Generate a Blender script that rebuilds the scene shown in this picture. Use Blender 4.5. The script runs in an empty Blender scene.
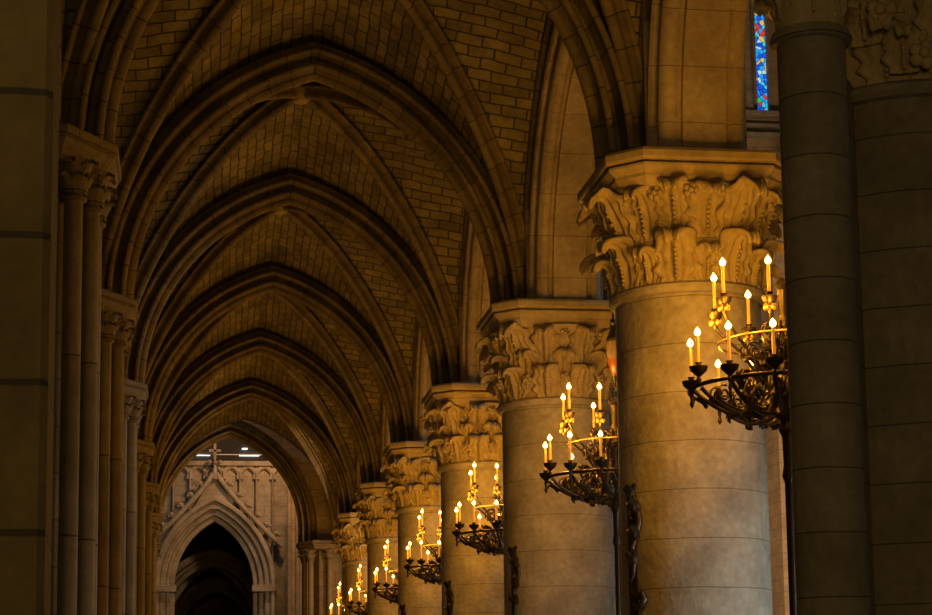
import bpy, math, random
from mathutils import Vector, Matrix
random.seed(7)
PI = math.pi
EYE = 1.6
S = bpy.context.scene
C = S.collection

# ------------------------------------------------------------------ camera
cam_d = bpy.data.cameras.new('camera'); cam = bpy.data.objects.new('camera', cam_d); C.objects.link(cam); S.camera = cam
W, H = 932, 615
cx, cy = 466.0, 455.0
Dv, Vv = (188.0, 718.0), (288.0, -12800.0)
foc = math.sqrt(-((Dv[0]-cx)*(Vv[0]-cx) + (Dv[1]-cy)*(Vv[1]-cy)))
d = Vector((Dv[0]-cx, Dv[1]-cy, foc)).normalized()      # world +Y seen in camera axes (x right, y down, z forward)
u = Vector((Vv[0]-cx, Vv[1]-cy, foc)).normalized()      # world +Z
r = d.cross(u)
if r.x < 0: r = -r
right = Vector((r.x, d.x, u.x)); up = -Vector((r.y, d.y, u.y)); back = -Vector((r.z, d.z, u.z))
m = Matrix((right, up, back)).transposed().to_4x4(); m.translation = Vector((0, 0, EYE))
cam.matrix_world = m
cam_d.sensor_width = 36.0; cam_d.sensor_fit = 'HORIZONTAL'
cam_d.lens = foc/W*36.0
cam_d.shift_x = 0.0; cam_d.shift_y = (cy - H/2)/W
cam_d.clip_start = 0.05; cam_d.clip_end = 500

# ------------------------------------------------------------------ world, lights, exposure
wd = bpy.data.worlds.new('world'); S.world = wd; wd.use_nodes = True
bg = wd.node_tree.nodes['Background']; bg.inputs[0].default_value = (0.92, 0.72, 0.42, 1); bg.inputs[1].default_value = 0.03
S.view_settings.view_transform = 'Standard'; S.view_settings.look = 'None'; S.view_settings.gamma = 1; S.view_settings.use_curve_mapping = False
S.view_settings.exposure = 0.0

def area(name, loc, target, size, energy, color, sy=None, spread=None):
    l = bpy.data.lights.new(name, 'AREA')
    if spread: l.spread = math.radians(spread)
    l.energy = energy; l.color = color; l.size = size
    if sy: l.shape = 'RECTANGLE'; l.size_y = sy
    o = bpy.data.objects.new(name, l); C.objects.link(o); o.location = loc
    o.rotation_euler = (Vector(target)-Vector(loc)).to_track_quat('-Z', 'Y').to_euler(); return o
# daylight falling into the nave from its high windows (cool), daylight in the crossing, added fills for single piers and columns
area('nave_daylight', (11.5, 26, 19), (5, 26, 3), 5, 2200, (0.55, 0.78, 1.0), 44)
area('nave_pier_fill', (12.5, 42, 7), (17, 56, 6), 2, 2200, (1.0, 0.58, 0.28))  # added warm light to brighten the distant nave pier
area('nave_low_daylight', (12.5, 36, 3.4), (4.8, 30, 1.6), 2.0, 210, (0.62, 0.82, 1.0), 34, 70)
area('nave_shaft_fill', (9.6, 11.6, 1.4), (4.9, 17, 1.5), 1.0, 42, (0.80, 0.92, 1.0), None, 60)  # added cool fill for the lower shaft of the large lit column
area('crossing_daylight', (-6, 61, 22), (0.5, 70, 7), 4, 150, (0.8, 0.9, 1.0))
area('crossing_lamps', (3.4, 66.0, 13.0), (2.9, 70, 9.2), 0.6, 230, (1.0, 0.47, 0.16))
area('aisle_fill', (0.4, -2.5, 3.5), (1.6, 12, 6.5), 2.5, 165, (1.0, 0.66, 0.24))  # added warm fill behind the camera for the near pier and column

# ------------------------------------------------------------------ materials
def principled(name):
    mt = bpy.data.materials.new(name); mt.use_nodes = True
    return mt, mt.node_tree.nodes, mt.node_tree.links, mt.node_tree.nodes['Principled BSDF']

def stone(name, c1, c2, mortar, bw, bh, mort=0.012, rough=0.85, bump=0.35, stain=0.35, bias=0.0, warp=0.02):
    mt, N, L, P = principled(name)
    P.inputs['Roughness'].default_value = rough
    uv = N.new('ShaderNodeUVMap'); uv.uv_map = 'UVMap'
    tc = N.new('ShaderNodeTexCoord')
    b = N.new('ShaderNodeTexBrick'); b.inputs['Scale'].default_value = 1
    b.inputs['Brick Width'].default_value = bw; b.inputs['Row Height'].default_value = bh
    b.inputs['Mortar Size'].default_value = mort; b.inputs['Mortar Smooth'].default_value = 0.4; b.inputs['Bias'].default_value = bias
    b.inputs['Color1'].default_value = (*c1, 1); b.inputs['Color2'].default_value = (*c2, 1); b.inputs['Mortar'].default_value = (*mortar, 1)
    wn = N.new('ShaderNodeTexNoise'); wn.inputs['Scale'].default_value = 2.2
    wadd = N.new('ShaderNodeVectorMath'); wadd.operation = 'MULTIPLY_ADD'
    wadd.inputs[1].default_value = (warp, warp, 0); L.new(tc.outputs['Object'], wn.inputs['Vector'])
    L.new(wn.outputs['Color'], wadd.inputs[0]); L.new(uv.outputs[0], wadd.inputs[2]); L.new(wadd.outputs[0], b.inputs['Vector'])
    n1 = N.new('ShaderNodeTexNoise'); n1.inputs['Scale'].default_value = 1.7; n1.inputs['Detail'].default_value = 6; n1.inputs['Roughness'].default_value = 0.65
    n2 = N.new('ShaderNodeTexNoise'); n2.inputs['Scale'].default_value = 14; n2.inputs['Detail'].default_value = 5
    L.new(tc.outputs['Object'], n1.inputs['Vector']); L.new(tc.outputs['Object'], n2.inputs['Vector'])
    r1 = N.new('ShaderNodeValToRGB'); r1.color_ramp.elements[0].position = 0.33; r1.color_ramp.elements[1].position = 0.66
    k = 1-stain; r1.color_ramp.elements[0].color = (k, k*0.96, k*0.9, 1); r1.color_ramp.elements[1].color = (1, 1, 1, 1)
    L.new(n1.outputs['Fac'], r1.inputs[0])
    mx = N.new('ShaderNodeMixRGB'); mx.blend_type = 'MULTIPLY'; mx.inputs[0].default_value = 1
    L.new(b.outputs['Color'], mx.inputs[1]); L.new(r1.outputs[0], mx.inputs[2])
    r2 = N.new('ShaderNodeValToRGB'); r2.color_ramp.elements[0].position = 0.3; r2.color_ramp.elements[1].position = 0.7
    r2.color_ramp.elements[0].color = (0.78, 0.76, 0.72, 1)
    L.new(n2.outputs['Fac'], r2.inputs[0])
    m2 = N.new('ShaderNodeMixRGB'); m2.blend_type = 'MULTIPLY'; m2.inputs[0].default_value = 1
    L.new(mx.outputs[0], m2.inputs[1]); L.new(r2.outputs[0], m2.inputs[2]); L.new(m2.outputs[0], P.inputs['Base Color'])
    bu = N.new('ShaderNodeBump'); bu.inputs['Strength'].default_value = bump; bu.inputs['Distance'].default_value = 0.03
    sub = N.new('ShaderNodeMath'); sub.operation = 'MULTIPLY_ADD'; sub.inputs[1].default_value = -1.2
    L.new(b.outputs['Fac'], sub.inputs[0]); L.new(n2.outputs['Fac'], sub.inputs[2]); L.new(sub.outputs[0], bu.inputs['Height'])
    L.new(bu.outputs[0], P.inputs['Normal'])
    return mt

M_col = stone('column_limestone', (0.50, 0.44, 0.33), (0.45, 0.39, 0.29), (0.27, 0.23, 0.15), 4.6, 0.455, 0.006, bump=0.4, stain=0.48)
M_carve = stone('carved_limestone', (0.49, 0.39, 0.21), (0.49, 0.39, 0.21), (0.49, 0.39, 0.21), 9, 9, 0.0, bump=0.25, stain=0.3)
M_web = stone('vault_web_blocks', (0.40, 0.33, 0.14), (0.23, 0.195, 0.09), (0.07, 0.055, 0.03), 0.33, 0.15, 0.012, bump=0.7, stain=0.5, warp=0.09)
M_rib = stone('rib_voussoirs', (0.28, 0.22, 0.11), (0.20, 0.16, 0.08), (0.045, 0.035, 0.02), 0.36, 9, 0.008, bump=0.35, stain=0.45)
M_wall = stone('ashlar_wall', (0.42, 0.34, 0.23), (0.36, 0.29, 0.20), (0.18, 0.14, 0.09), 0.9, 0.40, 0.008, bump=0.3)
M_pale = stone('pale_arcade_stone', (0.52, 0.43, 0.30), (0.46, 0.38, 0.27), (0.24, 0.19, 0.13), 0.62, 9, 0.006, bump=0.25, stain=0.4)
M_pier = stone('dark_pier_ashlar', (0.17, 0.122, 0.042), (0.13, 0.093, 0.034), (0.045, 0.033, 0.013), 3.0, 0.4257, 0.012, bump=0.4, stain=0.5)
M_grey = stone('grey_transept_stone', (0.44, 0.41, 0.36), (0.38, 0.36, 0.31), (0.22, 0.20, 0.17), 0.8, 0.38, 0.008, bump=0.2, stain=0.45)
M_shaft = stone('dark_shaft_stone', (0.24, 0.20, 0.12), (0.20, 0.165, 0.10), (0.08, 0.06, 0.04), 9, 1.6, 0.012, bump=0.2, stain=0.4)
M_dark = stone('dark_ashlar', (0.22, 0.18, 0.11), (0.18, 0.145, 0.09), (0.07, 0.055, 0.035), 0.9, 0.42, 0.008, bump=0.3, stain=0.4)  # darker tone than the column limestone, for the clustered piers
M_near = stone('shaded_column_stone', (0.29, 0.25, 0.18), (0.24, 0.205, 0.15), (0.11, 0.09, 0.06), 4.4, 0.375, 0.006, bump=0.35, stain=0.4)  # column limestone darkened: the unlit nearest column's shade is in the colour
M_floor = stone('floor_slabs', (0.34, 0.29, 0.22), (0.26, 0.22, 0.16), (0.1, 0.08, 0.06), 0.8, 0.8, 0.01, rough=0.4, bump=0.1)

def simple(name, col, rough=0.5, metal=0.0, em=None, es=0.0):
    mt, N, L, P = principled(name)
    P.inputs['Base Color'].default_value = (*col, 1); P.inputs['Roughness'].default_value = rough; P.inputs['Metallic'].default_value = metal
    if em: P.inputs['Emission Color'].default_value = (*em, 1); P.inputs['Emission Strength'].default_value = es
    return mt, N, L, P
def noisy_metal(name, a, b):
    mt, N, L, P = simple(name, a, 0.42, 0.75)
    n = N.new('ShaderNodeTexNoise'); n.inputs['Scale'].default_value = 22; rp = N.new('ShaderNodeValToRGB')
    rp.color_ramp.elements[0].color = (*a, 1); rp.color_ramp.elements[1].color = (*b, 1)
    rp.color_ramp.elements[0].position = .4; rp.color_ramp.elements[1].position = .7
    L.new(n.outputs['Fac'], rp.inputs[0]); L.new(rp.outputs[0], P.inputs['Base Color']); return mt
M_iron = noisy_metal('dark_bronze', (0.045, 0.032, 0.018), (0.13, 0.09, 0.045))
M_gold = noisy_metal('gilt_brass', (0.42, 0.25, 0.07), (0.6, 0.38, 0.12))
M_wax = simple('candle_wax', (0.50, 0.26, 0.07), 0.5, 0, (1.0, 0.30, 0.02), 0.5)[0]
M_flame = simple('candle_flame', (1, 0.8, 0.4), 0.5, 0, (1.0, 0.60, 0.16), 9.0)[0]
M_amber = simple('amber_lantern_glass', (0.16, 0.05, 0.012), 0.15, 0, (1.0, 0.25, 0.03), 0.06)[0]
M_iron2 = simple('black_iron', (0.03, 0.03, 0.032), 0.5, 0.6)[0]

def glass_mat():
    mt, N, L, P = principled('stained_glass')
    P.inputs['Roughness'].default_value = 0.2
    uv = N.new('ShaderNodeUVMap'); uv.uv_map = 'UVMap'
    v = N.new('ShaderNodeTexVoronoi'); v.inputs['Scale'].default_value = 6.5; v.voronoi_dimensions = '2D'
    L.new(uv.outputs[0], v.inputs['Vector'])
    sep = N.new('ShaderNodeSeparateColor'); L.new(v.outputs['Color'], sep.inputs[0])
    rp = N.new('ShaderNodeValToRGB'); rp.color_ramp.interpolation = 'CONSTANT'
    cols = [(0, (0.01, 0.10, 0.75)), (0.3, (0.02, 0.35, 0.95)), (0.52, (0.05, 0.6, 0.85)), (0.66, (0.02, 0.5, 0.12)), (0.76, (0.75, 0.5, 0.12)), (0.86, (0.7, 0.04, 0.02)), (0.94, (0.4, 0.7, 0.9))]
    e = rp.color_ramp.elements
    e[0].position = 0; e[0].color = (*cols[0][1], 1); e[1].position = cols[1][0]; e[1].color = (*cols[1][1], 1)
    for p, c_ in cols[2:]:
        q = e.new(p); q.color = (*c_, 1)
    L.new(sep.outputs[0], rp.inputs[0])
    vd = N.new('ShaderNodeTexVoronoi'); vd.inputs['Scale'].default_value = 6.5; vd.voronoi_dimensions = '2D'; vd.feature = 'DISTANCE_TO_EDGE'
    L.new(uv.outputs[0], vd.inputs['Vector'])
    gt = N.new('ShaderNodeMath'); gt.operation = 'GREATER_THAN'; gt.inputs[1].default_value = 0.06
    L.new(vd.outputs['Distance'], gt.inputs[0])
    mx = N.new('ShaderNodeMixRGB'); mx.blend_type = 'MULTIPLY'; mx.inputs[0].default_value = 1
    L.new(rp.outputs[0], mx.inputs[1]); L.new(gt.outputs[0], mx.inputs[2])
    L.new(mx.outputs[0], P.inputs['Emission Color']); P.inputs['Emission Strength'].default_value = 0.9
    L.new(mx.outputs[0], P.inputs['Base Color']); return mt
M_glass = glass_mat()

# ------------------------------------------------------------------ mesh helpers
class MB:
    def __init__(s): s.v = []; s.f = []; s.uv = []
    def grid(s, P, UV=None, cu=False):
        n0 = len(s.v); nr = len(P); nc = len(P[0])
        for row in P: s.v.extend([tuple(p) for p in row])
        for i in range(nr-1):
            for j in range(nc if cu else nc-1):
                k = (j+1) % nc
                s.f.append((n0+i*nc+j, n0+i*nc+k, n0+(i+1)*nc+k, n0+(i+1)*nc+j))
                if UV:
                    uk = UV[i][j+1] if (cu and len(UV[i]) > nc) or not cu else UV[i][k]
                    ul = UV[i+1][j+1] if (cu and len(UV[i]) > nc) or not cu else UV[i+1][k]
                    s.uv.append((UV[i][j], uk, ul, UV[i+1][j]))
                else: s.uv.append(None)
        return s
    def poly(s, pts, uvs=None):
        n0 = len(s.v); s.v.extend([tuple(p) for p in pts]); s.f.append(tuple(range(n0, n0+len(pts)))); s.uv.append(uvs)
        return s
    def lathe(s, prof, c=(0, 0, 0), n=48, caps=True, ru=None):
        P = []; UV = []
        vlen = 0; last = None
        for (rr, z) in prof:
            if last: vlen += math.dist(last, (rr, z))
            last = (rr, z)
            P.append([(c[0]+rr*math.cos(2*PI*j/n), c[1]+rr*math.sin(2*PI*j/n), c[2]+z) for j in range(n)])
            q = ru or max(p[0] for p in prof)
            UV.append([(2*PI*j/n*q, z) for j in range(n+1)])
        s.grid(P, UV, True)
        if caps:
            s.poly(list(reversed(P[0]))); s.poly(P[-1])
        return s
    def prism(s, pts, z0, z1, bev=0.0, c=(0, 0)):
        # vertical prism of a plan polygon with a small bevel
        def ring(k, z):
            cxx = sum(p[0] for p in pts)/len(pts); cyy = sum(p[1] for p in pts)/len(pts)
            out = []
            for p in pts:
                dx, dy = p[0]-cxx, p[1]-cyy; L = math.hypot(dx, dy); q = (L-k)/L
                out.append((c[0]+cxx+dx*q, c[1]+cyy+dy*q, z))
            return out
        rings = [ring(0, z0), ring(0, z1)] if not bev else [ring(bev, z0), ring(0, z0+bev), ring(0, z1-bev), ring(bev, z1)]
        per = [0]
        for i in range(len(pts)): per.append(per[-1]+math.dist(pts[i], pts[(i+1) % len(pts)]))
        UV = [[(per[j], rg[0][2]) for j in range(len(pts)+1)] for rg in rings]
        s.grid(rings, UV, True); s.poly(list(reversed(rings[0])), [(p[0], p[1]) for p in reversed(rings[0])]); s.poly(rings[-1], [(p[0], p[1]) for p in rings[-1]])
        return s
    def box(s, x0, x1, y0, y1, z0, z1, bev=0.0):
        return s.prism([(x0, y0), (x1, y0), (x1, y1), (x0, y1)], z0, z1, bev)
    def moulded(s, pts, prof):
        # plan polygon swept with a (outset, z) profile; outset moves every side outward (mitred)
        n = len(pts)
        def off(k):
            out = []
            for i in range(n):
                p0, p1, p2 = Vector(pts[i-1]), Vector(pts[i]), Vector(pts[(i+1) % n])
                d1 = (p1-p0).normalized(); d2 = (p2-p1).normalized()
                n1 = Vector((d1.y, -d1.x)); n2 = Vector((d2.y, -d2.x))
                b = (n1+n2).normalized(); q = k/max(0.3, b.dot(n1)); out.append((p1.x+b.x*q, p1.y+b.y*q))
            return out
        rings = []; 
        for k, z in prof: rings.append([(x, y, z) for x, y in off(k)])
        per = [0]
        for i in range(n): per.append(per[-1]+math.dist(pts[i], pts[(i+1) % n]))
        s.grid(rings, [[(per[j], rg[0][2]) for j in range(n+1)] for rg in rings], True)
        s.poly(list(reversed(rings[0]))); s.poly(rings[-1]); return s
    def tube(s, pts, rad, n=8, taper=None):
        pts = [Vector(p) for p in pts]; P = []
        t0 = (pts[1]-pts[0]).normalized(); ref = Vector((0, 0, 1)) if abs(t0.z) < .9 else Vector((1, 0, 0))
        nn = t0.cross(ref).normalized()
        L = 0; UV = []
        for i, p in enumerate(pts):
            t = (pts[min(i+1, len(pts)-1)]-pts[max(i-1, 0)]).normalized()
            nn = (nn-t*nn.dot(t)).normalized(); b = t.cross(nn)
            rr = rad if taper is None else rad*taper(i/(len(pts)-1))
            P.append([p+nn*rr*math.cos(2*PI*j/n)+b*rr*math.sin(2*PI*j/n) for j in range(n)])
            if i: L += (pts[i]-pts[i-1]).length
            UV.append([(L, 2*PI*j/n*rad) for j in range(n+1)])
        s.grid(P, UV, True); s.poly(list(reversed(P[0]))); s.poly(P[-1]); return s
    def ball(s, c, rx, rz=None, n=10):
        rz = rz or rx
        return s.lathe([(max(1e-4, rx*math.sin(PI*i/n)), -rz*math.cos(PI*i/n)) for i in range(n+1)], c, n+2, False)
    def build(s, name, mat, parent=None, smooth=35, solid=0.0, merge=False):
        me = bpy.data.meshes.new(name); me.from_pydata(s.v, [], s.f)
        uvl = me.uv_layers.new(name='UVMap')
        for p, uvs in zip(me.polygons, s.uv):
            for k, li in enumerate(p.loop_indices):
                if uvs: uvl.data[li].uv = uvs[k]
                else:
                    co = s.v[p.vertices[k]]; uvl.data[li].uv = (co[0]+co[1], co[2])
        me.materials.append(mat); me.validate(); me.update()
        if smooth:
            me.shade_smooth(); me.set_sharp_from_angle(angle=math.radians(smooth))
        o = bpy.data.objects.new(name, me); C.objects.link(o)
        if parent: o.parent = parent
        if solid:
            sm = o.modifiers.new('solid', 'SOLIDIFY'); sm.thickness = solid; sm.offset = 0
        return o

def tag(o, label, cat, group=None):
    o['label'] = label; o['category'] = cat
    if group: o['group'] = group
    return o
def empty(name, loc, label, cat, group=None):
    o = bpy.data.objects.new(name, None); C.objects.link(o); o.location = loc; o.empty_display_size = 0.2
    return tag(o, label, cat, group)
def struct(o): o['kind'] = 'structure'; return o
def link_copy(o, parent):
    c = o.copy(); C.objects.link(c); c.parent = parent; return c
def copy_tree(o, parent=None):
    c = o.copy(); C.objects.link(c); c.parent = parent
    for ch in list(o.children): copy_tree(ch, c)
    return c

# ------------------------------------------------------------------ layout numbers
XC = 1.58                                   # aisle centre line
XR, XL = 4.77, -1.60                        # right and left column lines
YC = {1: 11.55, 2: 17.12, 3: 23.5, 4: 29.5, 5: 35.8, 6: 42.1, 7: 48.4, 8: 55.0}
HT = 5.2 + EYE                              # top of every abacus
A_EXT, R_EXT = 2.85, 3.75                   # transverse arch, outer curve
RISE = math.sqrt(2*R_EXT*A_EXT - A_EXT**2)
Z_SP = 8.84 + EYE - RISE
ORD = {0: '', 1: 'first', 2: 'second', 3: 'third', 4: 'fourth', 5: 'fifth', 6: 'sixth', 7: 'seventh', 8: 'eighth', -1: ''}

# ------------------------------------------------------------------ arch sweep
def arc_roll(dc, wc, rr, a0, a1, n=7):
    return [(dc+rr*math.cos(math.radians(a0+(a1-a0)*i/n)), wc+rr*math.sin(math.radians(a0+(a1-a0)*i/n))) for i in range(n+1)]
def sym(half):      # half profile goes from the outer face (w<0) to the middle; mirror it
    return half + [(dd, -w) for dd, w in reversed(half) if w < -1e-6]
def arch_mesh(mb, prof, a, R, zs, zb, frame, n=26, closed=True, sides=(1, -1), um=0):
    # frame(t, w, z): t along span from centre, w across the arch thickness
    c = R-a
    per = [0]
    for i in range(1, len(prof)): per.append(per[-1]+math.dist(prof[i], prof[i-1]))
    for sd in sides:
        P = []; UV = []
        rows = []
        if zb < zs-1e-3: rows.append(None)
        rows += [i/n for i in range(n+1)]
        for q in rows:
            row = []; uvr = []
            for j, (dd, w) in enumerate(prof):
                rr = R-dd
                if q is None: t, z, L = a-dd, zb, zb-zs
                else:
                    th = q*math.acos(c/rr); t = rr*math.cos(th)-c; z = zs+rr*math.sin(th); L = th*R
                row.append(frame(sd*t, w, z)); uvr.append((L+um, per[j]))
            if closed: uvr.append((uvr[0][0], per[-1]+0.3))
            P.append(row); UV.append(uvr)
        mb.grid(P, UV, closed)
        mb.poly(P[0])
    return mb

TRANS = sym([(-0.10, -0.05), (0.0, -0.05), (0.13, -0.06), (0.20, -0.12), (0.222, -0.27)] + arc_roll(0.25, -0.33, 0.036, 150, 400)
            + [(0.27, -0.18), (0.29, -0.08), (0.335, -0.06), (0.375, -0.10)] + arc_roll(0.415, -0.235, 0.036, 165, 400) + [(0.415, -0.11), (0.43, -0.07)] + arc_roll(0.485, 0.0, 0.058, 225, 360))
DIAG = sym([(-0.08, -0.02), (0.0, -0.02), (0.08, -0.03)] + arc_roll(0.12, -0.115, 0.028, 150, 400) + [(0.135, -0.05), (0.165, -0.045)] + arc_roll(0.235, 0.0, 0.055, 235, 360))
ARCADE = sym([(-0.02, -0.44), (0.10, -0.44), (0.12, -0.47), (0.17, -0.475), (0.21, -0.45), (0.21, -0.40), (0.24, -0.36), (0.30, -0.36),
              (0.32, -0.40), (0.38, -0.42), (0.44, -0.40), (0.475, -0.35), (0.47, -0.29), (0.43, -0.25), (0.45, -0.22), (0.50, -0.21), (0.50, 0.0)])

# ------------------------------------------------------------------ floor and ground
def plane(name, x0, x1, y0, y1, z, th, mat):
    mb = MB(); mb.box(x0, x1, y0, y1, z-th, z); return struct(mb.build(name, mat, smooth=0))
plane('floor', -12, 26, -8, 95, 0, 0.3, M_floor)

# ------------------------------------------------------------------ leaves and capitals
def leaf_mesh(w, h, curl, flare=0.0, lobes=4, nu=18, nv=26, groove=0.014, droop=0.86):
    """acanthus leaf: grows up from the origin along +z, leans out along +x, tip rolls over and down"""
    mb = MB(); P = []
    for i in range(nv+1):
        v = i/nv
        # spine: straight up, then a rolling hook
        if v < 0.62:
            q = v/0.62; zc = h*0.86*q; xc = 0.02+flare*q*q+0.3*curl*q**4; ang = 0.15+0.5*q**3
        else:
            q = (v-0.62)/0.38; th = q*PI*1.12*droop
            rr = curl*0.5
            zc = h*0.86+rr*1.0*math.sin(th)*(1-0.15*q); xc = 0.02+flare+0.3*curl+rr*(1-math.cos(th))*(1-0.15*q); ang = 0.6+th
        wid = w*0.5*(0.70+0.42*math.sin(PI*min(1, v*1.08))**0.8)*(1-0.55*max(0, v-0.6)/0.4)
        lob = 1+0.13*math.cos(2*PI*lobes*v+0.5)*min(1, (1-v)*3.5)
        nx, nz = math.sin(max(ang, 0.0)+PI/2*0), 0
        tx, tz = math.sin(ang), math.cos(ang)          # tangent in xz
        nx, nz = tz, -tx                               # outward normal
        row = []
        for j in range(nu+1):
            uu = -1+2*j/nu
            y = uu*wid*(lob if abs(uu) > 0.5 else 1+(lob-1)*abs(uu)*2)
            off = -0.10*w*uu*uu*(0.4+v) + groove*math.cos(uu*PI*5)*(0.4+0.6*math.sin(PI*v)) + groove*1.1*math.exp(-(uu/0.10)**2)
            off += groove*0.8*math.cos(2*PI*lobes*v+0.5-abs(uu)*2.2)*abs(uu)
            row.append((xc+nx*off, y, zc+nz*off))
        P.append(row)
    mb.grid(P)
    if w > 0.2:
        for q in range(3, int(nv*0.62), 2):
            x, y, z = P[q][nu//2]; mb.ball((x+0.008, y, z), 0.017, 0.017, 6)
    return mb
def proto_mesh(mb, name, mat, solid=0.03, sub=0):
    o = mb.build(name, mat, smooth=60); me = o.data
    bpy.data.objects.remove(o); return me
LEAF_LOW = proto_mesh(leaf_mesh(0.40, 0.36, 0.17, 0.03), 'acanthus_leaf', M_carve)
LEAF_UP = proto_mesh(leaf_mesh(0.37, 0.42, 0.17, 0.05, lobes=5), 'acanthus_leaf', M_carve)
LEAF_LONG = proto_mesh(leaf_mesh(0.36, 0.70, 0.20, 0.13, lobes=6, groove=0.018, droop=0.9), 'acanthus_leaf', M_carve)
LEAF_SMALL = proto_mesh(leaf_mesh(0.30, 0.28, 0.13, 0.02, lobes=3), 'acanthus_leaf', M_carve)
def rosette_mesh():
    mb = MB(); 
    for k in range(5):
        a = 2*PI*k/5
        mb.ball((0.0, 0.045*math.cos(a), 0.045*math.sin(a)), 0.034, 0.034, 8)
    mb.ball((0.03, 0, 0), 0.028, 0.028, 8); return mb
ROSE = proto_mesh(rosette_mesh(), 'carved_rosette', M_carve)
def add_leaf(me, parent, r0, ang, z, s=1.0, name='acanthus_leaf', tilt=0.0):
    o = bpy.data.objects.new(name, me); C.objects.link(o); o.parent = parent
    o.location = (r0*math.cos(ang), r0*math.sin(ang), z); o.rotation_euler = (0, tilt, ang); o.scale = (s, s, s)
    if me is not ROSE:
        sm = o.modifiers.new('solid', 'SOLIDIFY'); sm.thickness = 0.035; sm.offset = -1
    return o

def oct_sq(h, c): # square of half size h with corners cut by c, counter-clockwise
    return [(h, -h+c), (h, h-c), (h-c, h), (-h+c, h), (-h, h-c), (-h, -h+c), (-h+c, -h), (h-c, -h)]

def column(i):
    place = {1: 'nearest round stone column at the right edge of the picture, dark, unlit', 2: 'large round column with broad leaf capital lit orange, right behind the nearest candelabrum',
             3: 'round column with leaf capital, between the widest lit column and the next smaller one, lantern hangs beside it',
             4: 'round column with tight two-tier leafy capital, third of the lit columns from the right',
             5: 'small distant round column, fourth of the lit columns from the right', 6: 'small distant round column, fifth of the lit columns from the right',
             7: 'most distant round column, beside the clustered end pier'}[i]
    near = i == 1
    t = empty('stone_column', (XR-(0.045 if i > 2 else 0), YC[i], 0), place, 'column', 'round columns along the right side of the aisle')
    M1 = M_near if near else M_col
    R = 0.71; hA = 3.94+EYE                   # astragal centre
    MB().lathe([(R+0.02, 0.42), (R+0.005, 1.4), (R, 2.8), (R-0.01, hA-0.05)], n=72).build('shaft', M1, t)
    pts = oct_sq(0.98, 0.25)
    b = MB().moulded(pts, [(0, 0), (0, 0.22), (-0.06, 0.26)]); b.lathe([(0.90, 0.24), (0.93, 0.28), (0.90, 0.33), (0.82, 0.35), (0.80, 0.38), (0.83, 0.41), (0.80, 0.44), (0.72, 0.45)])
    b.build('base', M1, t)
    MB().lathe([(R-0.02, hA-0.07), (R+0.03, hA-0.055), (R+0.055, hA-0.02), (R+0.055, hA+0.015), (R+0.03, hA+0.04), (R-0.02, hA+0.05)], n=72).build('astragal', M1, t)
    cap = MB().lathe([(R-0.02, hA+0.03), (R, hA+0.2), (R+0.02, hA+0.5), (R+0.07, hA+0.75), (R+0.17, hA+0.95)], n=48).build('capital', M_carve, t)
    z0 = hA+0.03
    if i == 2:
        n = 8
        for k in range(n):
            a = 2*PI*k/n + 2*PI/16
            add_leaf(LEAF_LOW, cap, R-0.01, a, z0, 1.08)
            add_leaf(LEAF_SMALL, cap, R-0.02, a+PI/n, z0, 1.0)
            add_leaf(LEAF_UP, cap, R+0.02, a+PI/n, z0+0.42, 0.98)
            if k % 2 == 0: add_leaf(LEAF_LONG, cap, R-0.02, a+PI/8*0+0, z0+0.12, 1.08)
            else: add_leaf(LEAF_UP, cap, R+0.02, a, z0+0.46, 1.0)
            add_leaf(ROSE, cap, R+0.16, a+PI/n*0.5, z0+0.84, 1.0, 'carved_rosette'); add_leaf(ROSE, cap, R+0.16, a+PI/n*1.5, z0+0.84, 1.0, 'carved_rosette')
    else:
        n = {3: 10, 4: 12, 5: 12}.get(i, 11)
        for k in range(n):
            a = (2*PI*k/n + 0.2*i) % (2*PI)
            if near and 2.0 < a < 4.05: continue
            add_leaf(LEAF_LOW, cap, R-0.01, a, z0, 0.92)
            add_leaf(LEAF_SMALL, cap, R+0.0, a+PI/n, z0+0.28, 0.95)
            add_leaf(LEAF_UP, cap, R+0.03, a, z0+0.44, 0.9)
            add_leaf(ROSE, cap, R+0.10, a+PI/n, z0+0.24, 0.9, 'carved_rosette')
            add_leaf(ROSE, cap, R+0.15, a+PI/n, z0+0.80, 0.9, 'carved_rosette')
            if near: add_leaf(ROSE, cap, R+0.14, a+PI/n, z0+0.13, 1.25, 'carved_rosette'); add_leaf(ROSE, cap, R+0.20, a, z0+0.42, 1.3, 'carved_rosette'); add_leaf(LEAF_SMALL, cap, R+0.06, a+PI/n*0.5, z0+0.04, 0.8); add_leaf(LEAF_SMALL, cap, R+0.08, a-PI/n*0.5, z0+0.25, 0.9)
        for k in range(4):
            if not (near and k in (1, 2)): add_leaf(LEAF_LONG, cap, R, PI/4+k*PI/2, z0+0.14, 1.05)
    z1 = 4.92+EYE
    pts = oct_sq(0.84, 0.24)
    MB().moulded(pts, [(-0.08, z1-0.05), (-0.04, z1), (-0.01, z1+0.03), (-0.01, z1+0.06), (0.03, z1+0.09), (0.055, z1+0.12), (0.055, z1+0.14), (-0.01, z1+0.145), (-0.01, z1+0.165), (0.08, z1+0.17), (0.09, z1+0.19), (0.09, z1+0.25), (0.07, HT)]).build('abacus', M_carve if not near else M1, t, smooth=25)
    return t
for i in range(1, 8): column(i)

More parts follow.
